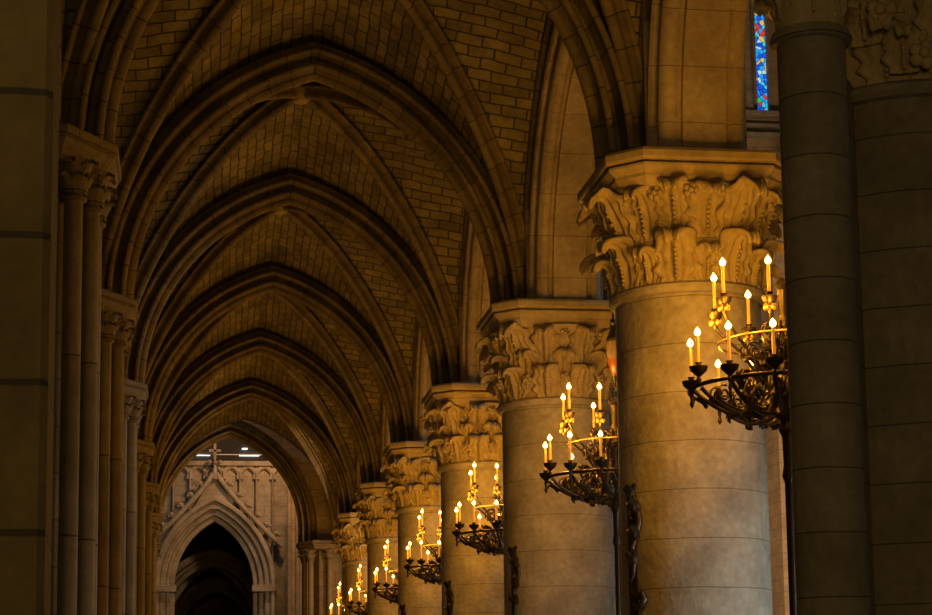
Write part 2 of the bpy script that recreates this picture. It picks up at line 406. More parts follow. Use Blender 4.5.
# front engaged shaft of the nearest pier
t = empty('engaged_shaft', (3.72, 10.4, 0), 'slender dark half-shaft standing in front of the rightmost column, beside the nearest candelabrum', 'column')
E2 = EYE+0.10
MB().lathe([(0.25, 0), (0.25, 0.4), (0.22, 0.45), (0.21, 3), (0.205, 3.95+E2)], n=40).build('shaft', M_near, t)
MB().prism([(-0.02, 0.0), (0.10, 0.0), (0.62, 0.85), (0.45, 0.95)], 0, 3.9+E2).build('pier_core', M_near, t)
MB().lathe([(0.20, 3.89+E2), (0.235, 3.9+E2), (0.25, 3.93+E2), (0.235, 3.97+E2), (0.20, 3.98+E2)], n=40).build('astragal', M_near, t)
cp = MB().lathe([(0.20, 3.96+E2), (0.22, 4.2+E2), (0.34, 4.86+E2)], n=32).build('capital', M_carve, t)
for k in range(6):
    add_leaf(LEAF_SMALL, cp, 0.18, k*PI/3+0.3, 4.02+E2, 0.7); add_leaf(LEAF_UP, cp, 0.22, k*PI/3+PI/6+0.3, 4.25+E2, 0.85)
MB().moulded(oct_sq(0.42, 0.12), [(-0.06, 4.92+EYE), (0, 4.97+EYE), (0.05, 5.05+EYE), (0.05, HT)]).build('abacus', M_carve, t)

# ------------------------------------------------------------------ clustered piers on the left
def small_capital_mesh():
    z0 = 4.62+EYE; z1 = 4.97+EYE
    mb = MB().lathe([(0.088, z0-0.02), (0.115, z0-0.01), (0.12, z0+0.01), (0.10, z0+0.03), (0.09, z0+0.04), (0.10, z0+0.2), (0.16, z1)], n=16)
    for tier, zz, rr in ((0, z0+0.04, 0.09), (1, z0+0.17, 0.10)):
        for k in range(6):
            a = 2*PI*k/6+tier*PI/6
            lf = leaf_mesh(0.13, 0.14, 0.075, 0.02, lobes=2, nu=6, nv=10, groove=0.006)
            n0 = len(mb.v)
            for (x, y, z) in lf.v:
                X = x+rr; mb.v.append((X*math.cos(a)-y*math.sin(a), X*math.sin(a)+y*math.cos(a), z+zz))
            for f in lf.f: mb.f.append(tuple(q+n0 for q in f)); mb.uv.append(None)
    return mb
SC = proto_mesh(small_capital_mesh(), 'capital', M_dark)
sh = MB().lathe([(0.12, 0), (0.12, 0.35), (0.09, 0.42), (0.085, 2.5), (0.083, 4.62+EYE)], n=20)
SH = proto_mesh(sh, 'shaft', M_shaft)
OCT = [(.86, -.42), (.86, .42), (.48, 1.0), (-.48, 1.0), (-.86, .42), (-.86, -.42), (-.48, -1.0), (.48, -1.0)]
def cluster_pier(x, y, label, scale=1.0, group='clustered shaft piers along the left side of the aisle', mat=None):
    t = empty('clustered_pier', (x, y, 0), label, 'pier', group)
    MB().prism([(p[0]*0.62, p[1]*0.68) for p in OCT], 0, 4.97+EYE, 0).build('core', mat or M_dark, t, smooth=0)
    for (sx, sy) in ((.55, .62), (.68, .24), (.0, .82)):
        for ax in ((1, -1) if sx else (1,)):
            for ay in (1, -1):
                for me, nm in ((SH, 'shaft'), (SC, 'capital')):
                    o = bpy.data.objects.new(nm, me); C.objects.link(o); o.parent = t; o.location = (sx*ax, sy*ay, 0)
    z = 4.95+EYE
    MB().moulded(OCT, [(-0.08, z-0.02), (-0.03, z), (-0.02, z+0.05), (0.03, z+0.10), (0.04, z+0.13), (0.03, z+0.145), (0.06, z+0.155), (0.07, z+0.18), (0.07, z+0.23), (0.05, HT)]).build('abacus', M_dark, t, smooth=25)
    MB().moulded(OCT, [(0.03, 0), (0.03, 0.25), (-0.02, 0.3), (-0.2, 0.36)]).build('base', M_dark, t, smooth=25)
    return t
lab = {1: 'clustered shaft pier mostly hidden behind the big dark pier at the left edge', 2: 'clustered pier with two slim shafts and leafy capitals, just right of the dark left pier',
       3: 'clustered pier whose capital top is second down the left side', 4: 'clustered pier whose capital top is third down the left side',
       5: 'clustered pier whose capital top is fourth down the left side', 6: 'clustered pier whose capital top is fifth down the left side', 7: 'farthest left clustered pier, at the edge of the last arch'}
for i in range(1, 8): cluster_pier(XL-(0.22 if i == 1 else 0), YC[i]-(0.6 if i == 1 else 0), lab[i])
cluster_pier(4.15, 56.1, 'clustered end pier right of the far portal, with shafts and wide moulded top', group='clustered piers at the end of the aisle')
cluster_pier(-1.75, 56.1, 'clustered end pier left of the far portal', group='clustered piers at the end of the aisle')

# near dark square pier on the left
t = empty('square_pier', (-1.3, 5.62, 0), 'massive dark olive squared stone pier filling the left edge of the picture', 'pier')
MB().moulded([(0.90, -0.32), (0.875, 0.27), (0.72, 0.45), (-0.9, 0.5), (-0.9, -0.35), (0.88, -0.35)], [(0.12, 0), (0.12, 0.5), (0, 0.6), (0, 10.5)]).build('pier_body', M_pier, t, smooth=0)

# ------------------------------------------------------------------ transverse arches
def aisle_frame(xc, yc): return lambda tt, w, z: (xc+tt, yc+w, z)
for i in range(1, 8):
    mb = arch_mesh(MB(), TRANS, A_EXT, R_EXT, Z_SP, HT, aisle_frame(XC, YC[i]))
    nm = {1: 'moulded pointed arch over the nearest columns, above the top of the picture', 2: 'foremost pointed cross arch, leaving the picture at the top, rising from the large lit column',
          3: 'highest cross arch whose whole point is seen under the top edge'}.get(i) or 'pointed stone cross arch, %s one down in the nest of arches' % ORD[i-2]
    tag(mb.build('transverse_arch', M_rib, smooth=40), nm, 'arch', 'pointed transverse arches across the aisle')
mb = arch_mesh(MB(), [(dd*1.05, w*1.25) for dd, w in TRANS], 2.62, 3.55, 9.0+EYE-math.sqrt(2*3.55*2.62-2.62**2), HT, aisle_frame(1.20, 56.0))
tag(mb.build('transverse_arch', M_rib, smooth=40), 'innermost and smallest cross arch, framing the grey portal', 'arch', 'pointed transverse arches across the aisle')

# ------------------------------------------------------------------ vault bays
DOME = 0.5
def dm(xn, yn): return DOME*(1-xn*xn)*(1-yn*yn)
def zA(xn):   # xn in 0..1 from centre
    c = R_EXT-A_EXT; return Z_SP+math.sqrt(max(0, R_EXT**2-(abs(xn)*A_EXT+c)**2))
bays = [(1, 2), (2, 3), (3, 4), (4, 5), (5, 6), (6, 7), (7, 8)]
for (i, j) in bays:
    y0, y1 = YC[i]+0.03, YC[j]-0.03
    ym, b = (y0+y1)/2, (y1-y0)/2
    NS = 40; web = MB()
    # end cells (crown along the aisle): x free, y from the wall line to the groin ; courses run along y
    def arcl(n): # arc length from apex for normalised coordinate
        c = R_EXT-A_EXT; th = math.acos(min(1, (abs(n)*A_EXT+c)/R_EXT)); return (math.acos(c/R_EXT)-th)*R_EXT
    ns = [math.copysign(1-(1-abs(-1+2*k/NS))**2 if False else math.sin(abs(-1+2*k/NS)*PI/2), -1+2*k/NS) for k in range(NS+1)]
    for sg in (-1, 1):
        P = []; UV = []
        for q in range(7):
            row = []; uvr = []
            for n_ in ns:
                yy = ym+sg*b*(1-(1-abs(n_))*(q/6)) if True else 0
                dome = dm(n_, (1-(1-abs(n_))*(q/6)))
                row.append((XC+n_*A_EXT, yy, zA(n_)+dome)); uvr.append((yy, math.copysign(arcl(n_), n_)))
            P.append(row); UV.append(uvr)
        web.grid(P, UV)
        P = []; UV = []
        for q in range(7):
            row = []; uvr = []
            for n_ in ns:
                xx = XC+sg*A_EXT*(1-(1-abs(n_))*(q/6))
                row.append((xx, ym+n_*b, zA(n_)+dm(n_, (1-(1-abs(n_))*(q/6))))); uvr.append((xx+0.17, math.copysign(arcl(n_), n_)*b/A_EXT+0.05))
            P.append(row); UV.append(uvr)
        web.grid(P, UV)
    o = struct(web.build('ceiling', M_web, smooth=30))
    sm = o.modifiers.new('solid', 'SOLIDIFY'); sm.thickness = 0.1; sm.offset = 0
    # crossed diagonal ribs
    nm = {1: 'over the nearest bay above the picture', 2: 'in the frontmost vault bay in view', 3: 'behind the highest complete cross arch', 4: 'between the second and third complete cross arches',
          5: 'between the third and fourth complete cross arches', 6: 'between the fourth and fifth complete cross arches', 7: 'in the farthest vault bay'}[i]
    t = empty('vault_ribs', (XC, ym, 0), 'crossed pair of moulded diagonal ribs ' + nm, 'vault ribs', 'diagonal ribs of the vault bays')
    hd = math.hypot(A_EXT, b)
    for sg in (-1, 1):
        mb = MB()
        ux, uy = A_EXT/hd, sg*b/hd
        c = R_EXT-A_EXT
        P = []; UV = []
        nn = 46
        # sample along the whole diagonal
        ks = [-1+2*k/nn for k in range(nn+1)]
        vals = [math.copysign(math.sin(abs(k)*PI/2), k) for k in ks]
        pts = [(v*hd, zA(v)+dm(v, v)) for v in vals]
        L = 0
        seq = [(-hd, HT)] + pts + [(hd, HT)]
        for k, (s_, z_) in enumerate(seq):
            if k == 0: tg = (0, 1)
            elif k == len(seq)-1: tg = (0, -1)
            else:
                a_, b_ = seq[max(0, k-1)], seq[min(len(seq)-1, k+1)]; tg = (b_[0]-a_[0], b_[1]-a_[1])
                if k == 1: tg = (0.05, 1)
                if k == len(seq)-2: tg = (0.05, -1)
            l_ = math.hypot(*tg); tg = (tg[0]/l_, tg[1]/l_); nrm = (tg[1], -tg[0])   # inward normal
            if k: L += math.dist(seq[k], seq[k-1])
            row = []; uvr = []; per = 0
            for q, (dd, w) in enumerate(DIAG):
                if q: per += math.dist(DIAG[q], DIAG[q-1])
                s2 = s_+nrm[0]*dd; z2 = z_+nrm[1]*dd
                row.append((s2*ux-w*uy, s2*uy+w*ux, z2)); uvr.append((L, per))
            uvr.append((L, per+0.3)); P.append(row); UV.append(uvr)
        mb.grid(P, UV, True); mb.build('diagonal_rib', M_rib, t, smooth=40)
    zk = zA(0)+DOME
    MB().lathe([(0.04, zk-0.36), (0.10, zk-0.34), (0.14, zk-0.28), (0.15, zk-0.2), (0.15, zk-0.03)], n=24).build('boss', M_carve, t)

# ------------------------------------------------------------------ arcades along both sides
ARC_A, ARC_R = 2.80, 3.35
ARISE = math.sqrt(2*ARC_R*ARC_A-ARC_A**2)
AZ = 8.55+EYE-ARISE
def arcade(xc, side, i, j, name, label, group):
    ym = (YC[i]+YC[j])/2; L = YC[j]-YC[i]; k = (L/2-0.3)/ARC_A
    fr = lambda tt, w, z: (xc+w, ym+tt*k, z)
    t = empty(name, (xc, ym, 0), label, 'arch', group)
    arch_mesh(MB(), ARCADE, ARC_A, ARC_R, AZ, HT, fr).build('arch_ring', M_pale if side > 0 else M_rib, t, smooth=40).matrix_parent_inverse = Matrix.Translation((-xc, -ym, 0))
    # wall over the ring
    mb = MB(); n = 22; c = ARC_R-ARC_A
    for w in (-0.43, 0.43):
        lo = []; hi = []
        for s_ in range(-n, n+1):
            if s_ == 0: v, z = 0, AZ+ARISE
            else:
                th = (1-abs(s_)/n)*math.acos(c/ARC_R); v = math.copysign(ARC_R*math.cos(th)-c, s_); z = AZ+ARC_R*math.sin(th)
            lo.append((xc+w, ym+v*k, z-0.03)); hi.append((xc+w, ym+v*k, 9.5+EYE))
        e0 = [(xc+w, YC[i], HT), (xc+w, YC[i], 9.5+EYE)]; e1 = [(xc+w, YC[j], HT), (xc+w, YC[j], 9.5+EYE)]
        lo = [e0[0], (lo[0][0], lo[0][1], HT)] + lo + [(lo[-1][0], lo[-1][1], HT), e1[0]]; hi = [e0[1], hi[0]] + hi + [hi[-1], e1[1]]
        mb.grid([lo, hi], [[(p[1], p[2]) for p in lo], [(p[1], p[2]) for p in hi]])
    mb.poly([(xc-.43, YC[i], 9.5+EYE), (xc+.43, YC[i], 9.5+EYE), (xc+.43, YC[j], 9.5+EYE), (xc-.43, YC[j], 9.5+EYE)])
    mb.build('spandrel_wall', M_wall, t, smooth=0).matrix_parent_inverse = Matrix.Translation((-xc, -ym, 0))
    # wall rib following the edge of the vault
    sx = xc-side*0.42
    y0, y1 = YC[i]+0.03, YC[j]-0.03; bb = (y1-y0)/2; ymm = (y0+y1)/2
    pts = [(sx, ymm-bb, HT)] + [(sx, ymm+math.copysign(math.sin(abs(q)*PI/2), q)*bb*0.985, zA(math.sin(abs(q)*PI/2))-0.09) for q in [-1+2*z/40 for z in range(41)]] + [(sx, ymm+bb, HT)]
    MB().tube(pts, 0.085, 10).build('wall_rib', M_rib, t, smooth=60).matrix_parent_inverse = Matrix.Translation((-xc, -ym, 0))
for (i, j) in bays:
    arcade(4.78, 1, i, j, 'arcade_arch', {1: 'arcade arch over the gap right of the large lit column, toward the nave window', 2: 'pale arcade arch seen edge-on between the two largest lit columns', 3: 'arcade arch rising behind the second lit column',
           4: 'arcade arch rising behind the third lit column', 5: 'arcade arch rising behind the fourth lit column', 6: 'arcade arch rising behind the fifth lit column', 7: 'farthest arcade arch beside the end pier'}[i], 'pointed arches of the right arcade')
    arcade(-1.66, -1, i, j, 'arcade_arch', {1: 'arcade arch above the near dark left pier', 2: 'left arcade arch after the first leafy left capital', 3: 'left arcade arch after the second left capital', 4: 'left arcade arch after the third left capital',
           5: 'left arcade arch after the fourth left capital', 6: 'left arcade arch after the fifth left capital', 7: 'farthest left arcade arch'}[i], 'pointed arches of the left arcade')

# slim shafts standing on the nave side of the capitals
for i in range(1, 8):
    t = empty('vaulting_shaft', (XR, YC[i], HT), {1: 'slim shaft cluster over the nearest column', 2: 'slim upright shafts standing on the capital of the large lit column',
              3: 'slim upright shafts on the capital of the second lit column'}.get(i, 'slim upright shafts on the capital of the %s lit column' % ORD[i-1]), 'shaft', 'shafts rising from the capitals')
    MB().box(0.04, 0.44, -0.40, 0.40, 0, 3.6).build('pilaster', M_pale, t, smooth=0)
    for dx, dy, rr in ((-0.42, -0.40, 0.055), (-0.24, -0.50, 0.075), (0.0, -0.44, 0.06), (0.40, -0.45, 0.07), (0.50, -0.33, 0.05)):
        MB().tube([(dx, dy, 0), (dx, dy, 3.6)], rr, 12).build('shaft', M_pale, t, smooth=60)

# ------------------------------------------------------------------ nave opposite side
def wall_with(name, x0, x1, y0, y1, z0, z1, mat):
    return struct(MB().box(x0, x1, y0, y1, z0, z1).build(name, mat, smooth=0))
# piers and wall of the opposite side of the nave, pierced by the window
WX = 17.0
wall_with('wall_right', WX, WX+0.8, 18, 50, 0, 27, M_wall)
NY = 62.0; GX = 20.33; GZ = 21.32+EYE; GW = 0.23
wall_with('wall_window_left', 15.5, GX-GW, NY, NY+0.7, 0, 31, M_wall)
wall_with('wall_window_right', GX+GW, 27, NY, NY+0.7, 0, 31, M_wall)
wall_with('wall_window_below', GX-GW, GX+GW, NY, NY+0.7, 0, GZ, M_wall)
t = empty('lancet_window', (GX, NY+0.3, GZ), 'tall narrow blue stained glass window glimpsed at top right beside the nearest column', 'window')
pp = [(-GW-.02, 0), (GW+.02, 0), (GW+.02, 3.1), (0.2, 3.7), (0, 4.1), (-0.2, 3.7), (-GW-.02, 3.1)]
MB().poly([(a, 0, b) for a, b in pp], pp).build('stained_glass', M_glass, t, smooth=0, solid=0.02)
MB().box(-1.0, 0.62, -0.75, -0.05, -0.30, -0.10, 0.03).build('sill', M_grey, t, smooth=0)
MB().lathe([(0.22, -0.12), (0.24, -0.05), (0.20, 0.02), (0.16, 0.06), (0.15, 4.5)], (-0.56, -0.4, 0), 18).build('colonnette', M_grey, t)
MB().lathe([(0.16, -0.12), (0.18, -0.05), (0.12, 0.02), (0.11, 4.5)], (0.44, -0.15, 0), 18).build('colonnette', M_grey, t)
MB().box(-1.2, 1.4, -0.55, -0.02, -0.62, -0.52, 0.02).build('ledge', M_grey, t, smooth=0)
MB().box(-1.2, 1.4, -0.65, -0.02, -1.02, -0.88, 0.02).build('ledge', M_grey, t, smooth=0)
# big crossing pier seen right of the large lit column
t = empty('crossing_pier', (18.75, 55.5, 0), 'distant tall pale brown pier between the large lit column and the nearest dark one', 'pier')
MB().moulded([(0.7, -0.7), (0.7, 0.7), (-0.7, 0.7), (-0.7, -0.7)], [(0.1, 0), (0.1, 0.5), (0, 0.6), (0, 16.8)]).build('pier_body', M_wall, t, smooth=0)
MB().tube([(0.1, -0.7, 0), (0.1, -0.7, 16.8)], 0.3, 20).build('shaft', M_wall, t, smooth=60)

# outer aisle wall on the left
wall_with('wall_left', -9.0, -8.4, -4, 64, 0, 14, M_wall)
struct(MB().box(-9, 27, -8.3, -8, 0, 16).build('wall_back', M_wall, smooth=0))

# ------------------------------------------------------------------ transept: screen wall, portal
PY = 70.0
PX = 0.93
def portal_arch(mb, prof, a, R, zs, zb, y, ff=None): return arch_mesh(mb, prof, a, R, zs, zb, aisle_frame(PX, y), n=24)
# wall with the arched opening cut by strips
def pierced_wall(name, y, a, R, zs, x0, x1, ztop, mat, th=0.6, xc=PX):
    mb = MB(); c = R-a; n = 20
    for yy in (y, y+th):
        lo = [(x0, yy, 0), (xc-a, yy, 0)]; hi = [(x0, yy, ztop), (xc-a, yy, ztop)]
        for s_ in range(-n, n+1):
            th_ = (1-abs(s_)/n)*math.acos(c/R); v = R*math.cos(th_)-c; z = zs+R*math.sin(th_)
            lo.append((xc+math.copysign(v, s_) if s_ else xc, yy, z)); hi.append((lo[-1][0], yy, ztop))
        lo += [(xc+a, yy, 0), (x1, yy, 0)]; hi += [(xc+a, yy, ztop), (x1, yy, ztop)]
        mb.grid([lo, hi], [[(p[0], p[2]) for p in lo], [(p[0], p[2]) for p in hi]])
    mb.poly([(x0, y, ztop), (x1, y, ztop), (x1, y+th, ztop), (x0, y+th, ztop)])
    return struct(mb.build(name, mat, smooth=0))
ZSP = 4.88+EYE
pierced_wall('wall_crossing', 55.7, 2.6, 3.55, 9.0+EYE-math.sqrt(2*3.55*2.62-2.62**2), -8.4, 5.2, 11+EYE, M_wall, xc=1.20)
pierced_wall('wall_far', PY, 2.05, 3.36, ZSP, -8.4, 17, 9.5+EYE, M_grey)
t = empty('portal', (0, 0, 0), 'grey stone pointed portal with gable and finial at the far end of the aisle', 'portal')
prof1 = [(-0.02, 0.1), (-0.02, -0.38), (0.05, -0.44), (0.13, -0.44), (0.18, -0.38), (0.16, -0.30), (0.24, -0.26), (0.30, -0.30), (0.36, -0.28), (0.40, -0.20), (0.37, -0.14), (0.46, -0.10), (0.52, -0.14), (0.58, -0.12), (0.62, -0.04), (0.58, 0.03), (0.68, 0.06), (0.74, 0.06), (0.80, 0.10), (0.80, 0.5)]
arch_mesh(MB(), prof1, 2.26, 3.57, ZSP, ZSP, aisle_frame(PX, PY), n=28, closed=False).build('archivolt', M_grey, t, smooth=40)
# jambs
for sd in (-1, 1):
    jb = MB()
    pts = [(PX+sd*(2.26-dd), PY+w) for dd, w in prof1]
    rows = [[(x, y, 0) for x, y in pts], [(x, y, ZSP-0.22) for x, y in pts]]
    jb.grid(rows, [[(k*0.06, 0) for k in range(len(pts))], [(k*0.06, ZSP) for k in range(len(pts))]])
    jb.build('jamb', M_grey, t, smooth=40)
    xa, xb = sorted((PX+sd*2.32, PX+sd*1.40))
    MB().box(xa, xb, PY-0.5, PY+0.5, ZSP-0.25, ZSP, 0.03).build('impost', M_grey, t, smooth=0)
# gable hood with crockets
gb = []
tip = Vector((PX, PY-0.35, 9.0+EYE))
for sd in (-1, 1):
    pts = []
    for k in range(15):
        q = k/14; x = 0.06+2.45*q; z = 9.07-2.75*q**0.86 + EYE
        pts.append((PX+sd*x, PY-0.42, z))
    MB().tube(pts, 0.10, 8).build('gable_moulding', M_grey, t, smooth=60)
    for k in range(2, 14, 2):
        p = Vector(pts[k]); n_ = Vector((sd*0.72, 0, 0.7))
        cr = MB(); cr.ball(tuple(p+n_*0.2), 0.12, 0.10, 8); cr.tube([p, p+n_*0.12, p+n_*0.2], 0.06, 6); cr.ball(tuple(p+n_*0.2+Vector((sd*.1, -.05, -.06))), 0.07, 0.06, 6)
        cr.build('crocket', M_grey, t, smooth=60)
fn = MB().lathe([(0.11, 8.85+EYE), (0.08, 9.15+EYE), (0.05, 9.4+EYE), (0.11, 9.45+EYE), (0.05, 9.5+EYE), (0.05, 9.7+EYE)], (PX, PY-0.42, 0), 16)
fn.box(PX-0.05, PX+0.05, PY-0.47, PY-0.37, 9.6+EYE, 10.2+EYE); fn.box(PX-0.22, PX+0.22, PY-0.47, PY-0.37, 9.88+EYE, 9.98+EYE, 0.02)
for dx in (-0.2, 0.2): fn.ball((PX+dx, PY-0.42, 9.5+EYE), 0.08, 0.09, 8)
fn.build('finial', M_grey, t, smooth=40)
# gable infill
MB().poly([(PX-0.8, PY-0.2, 7.75+EYE), (PX+0.8, PY-0.2, 7.75+EYE), (PX+0.35, PY-0.2, 8.5+EYE), (PX, PY-0.2, 8.95+EYE), (PX-0.35, PY-0.2, 8.5+EYE)]).build('gable_field', M_grey, t, smooth=0, solid=0.2)
# blind tracery
t = empty('blind_tracery', (0, 0, 0), 'row of tall narrow blind tracery panels on the grey wall behind the portal gable', 'tracery')
xs = [PX+(-9.5+k)*0.62 for k in range(20)]
for x in xs:
    lo = 4.0+EYE if abs(x-PX) > 2.3 else ZSP+0.05+math.sqrt(max(0.01, 3.57**2-(abs(x-PX)+1.31)**2))
    mb = MB(); mb.tube([(x, PY-0.07, lo), (x, PY-0.07, 9.4+EYE)], 0.05, 8); mb.tube([(x, PY-0.16, lo), (x, PY-0.16, 9.2+EYE)], 0.025, 6); mb.build('mullion', M_grey, t, smooth=60)
for x in xs[:-1]:
    mb = arch_mesh(MB(), [(-0.12, -0.08), (0.0, -0.10), (0.05, -0.06), (0.05, 0.02), (-0.12, 0.02)], 0.31, 0.50, 8.9+EYE, 8.9+EYE, aisle_frame(x+0.31, PY-0.05), n=8)
    mb.build('panel_head', M_grey, t, smooth=40)
MB().box(-8.4, 17, PY-0.22, PY, 9.40+EYE, 9.58+EYE, 0.03).build('cornice', M_grey, t, smooth=0)
# gallery behind: back wall (unlit darkness put into its colour) with rail and strip lights
struct(MB().box(-8.4, 17, PY+3.2, PY+3.6, 9+EYE, 18+EYE).build('wall_far_gallery', simple('unlit_gallery_stone', (0.05, 0.045, 0.04), 0.9)[0], smooth=0))
tag(MB().tube([(-8, PY-0.05, 9.84+EYE), (17, PY-0.05, 9.84+EYE)], 0.022, 8).build('gallery_rail', simple('painted_rail', (0.6, 0.6, 0.58), 0.4)[0], smooth=60), 'thin pale horizontal rail crossing behind the portal finial', 'rail')
M_ls = simple('strip_light', (1, 1, 1), 0.5, 0, (0.85, 0.95, 1.0), 2.2)[0]
for k, (x0, x1, z, lb) in enumerate(((0.2, 0.75, 9.80, 'small white strip light left of the portal finial'), (1.95, 2.15, 10.05, 'small bright lamp right of the portal finial, above the long strip'), (1.85, 2.6, 9.80, 'long white strip light right of the portal finial'))):
    tag(MB().box(x0*1.045, x1*1.045, PY+3.12, PY+3.2, z*1.045+EYE, z*1.045+0.05+EYE).build('strip_light', M_ls, smooth=0), lb, 'light')
# pilaster to the right of the portal
t = empty('corner_pilaster', (3.95, 68.4, 0), 'tall warm lit pilaster with slim shafts right of the portal', 'pilaster')
MB().box(-0.28, 0.5, 0.0, 0.6, 0, 8.9+EYE).build('body', M_wall, t, smooth=0)
for dx in (-0.30, 0.0, 0.3): MB().tube([(dx, -0.03, 0), (dx, -0.03, 8.9+EYE)], 0.08, 12).build('shaft', M_wall, t, smooth=60)

# choir aisle beyond the portal
for k, (y, a, zs_, sx, lb) in enumerate(((75.5, 2.3, 4.6, 0.5, 'first dim arch seen inside the far portal'), (82, 2.0, 4.3, 0.75, 'second dim arch deep inside the far portal'), (88, 1.8, 4.0, 0.95, 'innermost dim arch deep inside the far portal'))):
    arch = arch_mesh(MB(), TRANS, a, a*1.15, zs_+EYE-0.6, 0, aisle_frame(PX+0.25*k, y))
    tag(arch.build('choir_arch', M_grey, smooth=40), lb, 'arch', 'arches inside the portal')
for sd in (-1, 1):
    mb = MB()
    for k in range(2): 
        pts = [(PX+sd*(-1.8+3.8*q), 76+5.5*q, 4.2+EYE+2.2*math.sin(PI*min(1, q*0.9))**0.8) for q in [z/14 for z in range(15)]]
    mb.tube(pts, 0.13, 8); tag(mb.build('choir_rib', M_grey, smooth=60), 'thin curved vault rib inside the far portal, %s one' % ('left-leaning' if sd < 0 else 'right-leaning'), 'rib')
struct(MB().box(-4, 6, 94, 94.4, 0, 12).build('wall_choir', M_grey, smooth=0))
wall_with('wall_choir_left', -3.2, -2.8, 70.6, 94, 0, 9+EYE, M_grey)
wall_with('wall_choir_right', 4.4, 4.8, 70.6, 94, 0, 9+EYE, M_grey)
struct(MB().box(-3.2, 4.8, 70.6, 94, 8.6+EYE, 9.0+EYE).build('ceiling_choir', M_grey, smooth=0))

# ------------------------------------------------------------------ candelabra
Z0 = 2.335+EYE           # ring height
def polar(R, phi, z=0): a = math.radians(phi); return Vector((-R*math.cos(a), -R*math.sin(a), z))
def bez(p, n=16):
    out = []
    for k in range(n+1):
        t_ = k/n; q = [Vector(x) for x in p]
        while len(q) > 1: q = [q[i].lerp(q[i+1], t_) for i in range(len(q)-1)]
        out.append(q[0])
    return out
def spiral(center, ra, rb, a0, turns, phi, n=30):
    # spiral in the vertical plane through the mast at angle phi
    e = polar(1, phi); out = []
    for k in range(n+1):
        q = k/n; rr = ra+(rb-ra)*q; th = a0+turns*2*PI*q
        out.append(Vector(center)+e*rr*math.cos(th)+Vector((0, 0, rr*math.sin(th))))
    return out
def small_leaf():
    return leaf_mesh(0.07, 0.10, 0.035, 0.015, lobes=2, nu=6, nv=10, groove=0.004)
LEAF_IRON = proto_mesh(small_leaf(), 'leaf', M_iron)
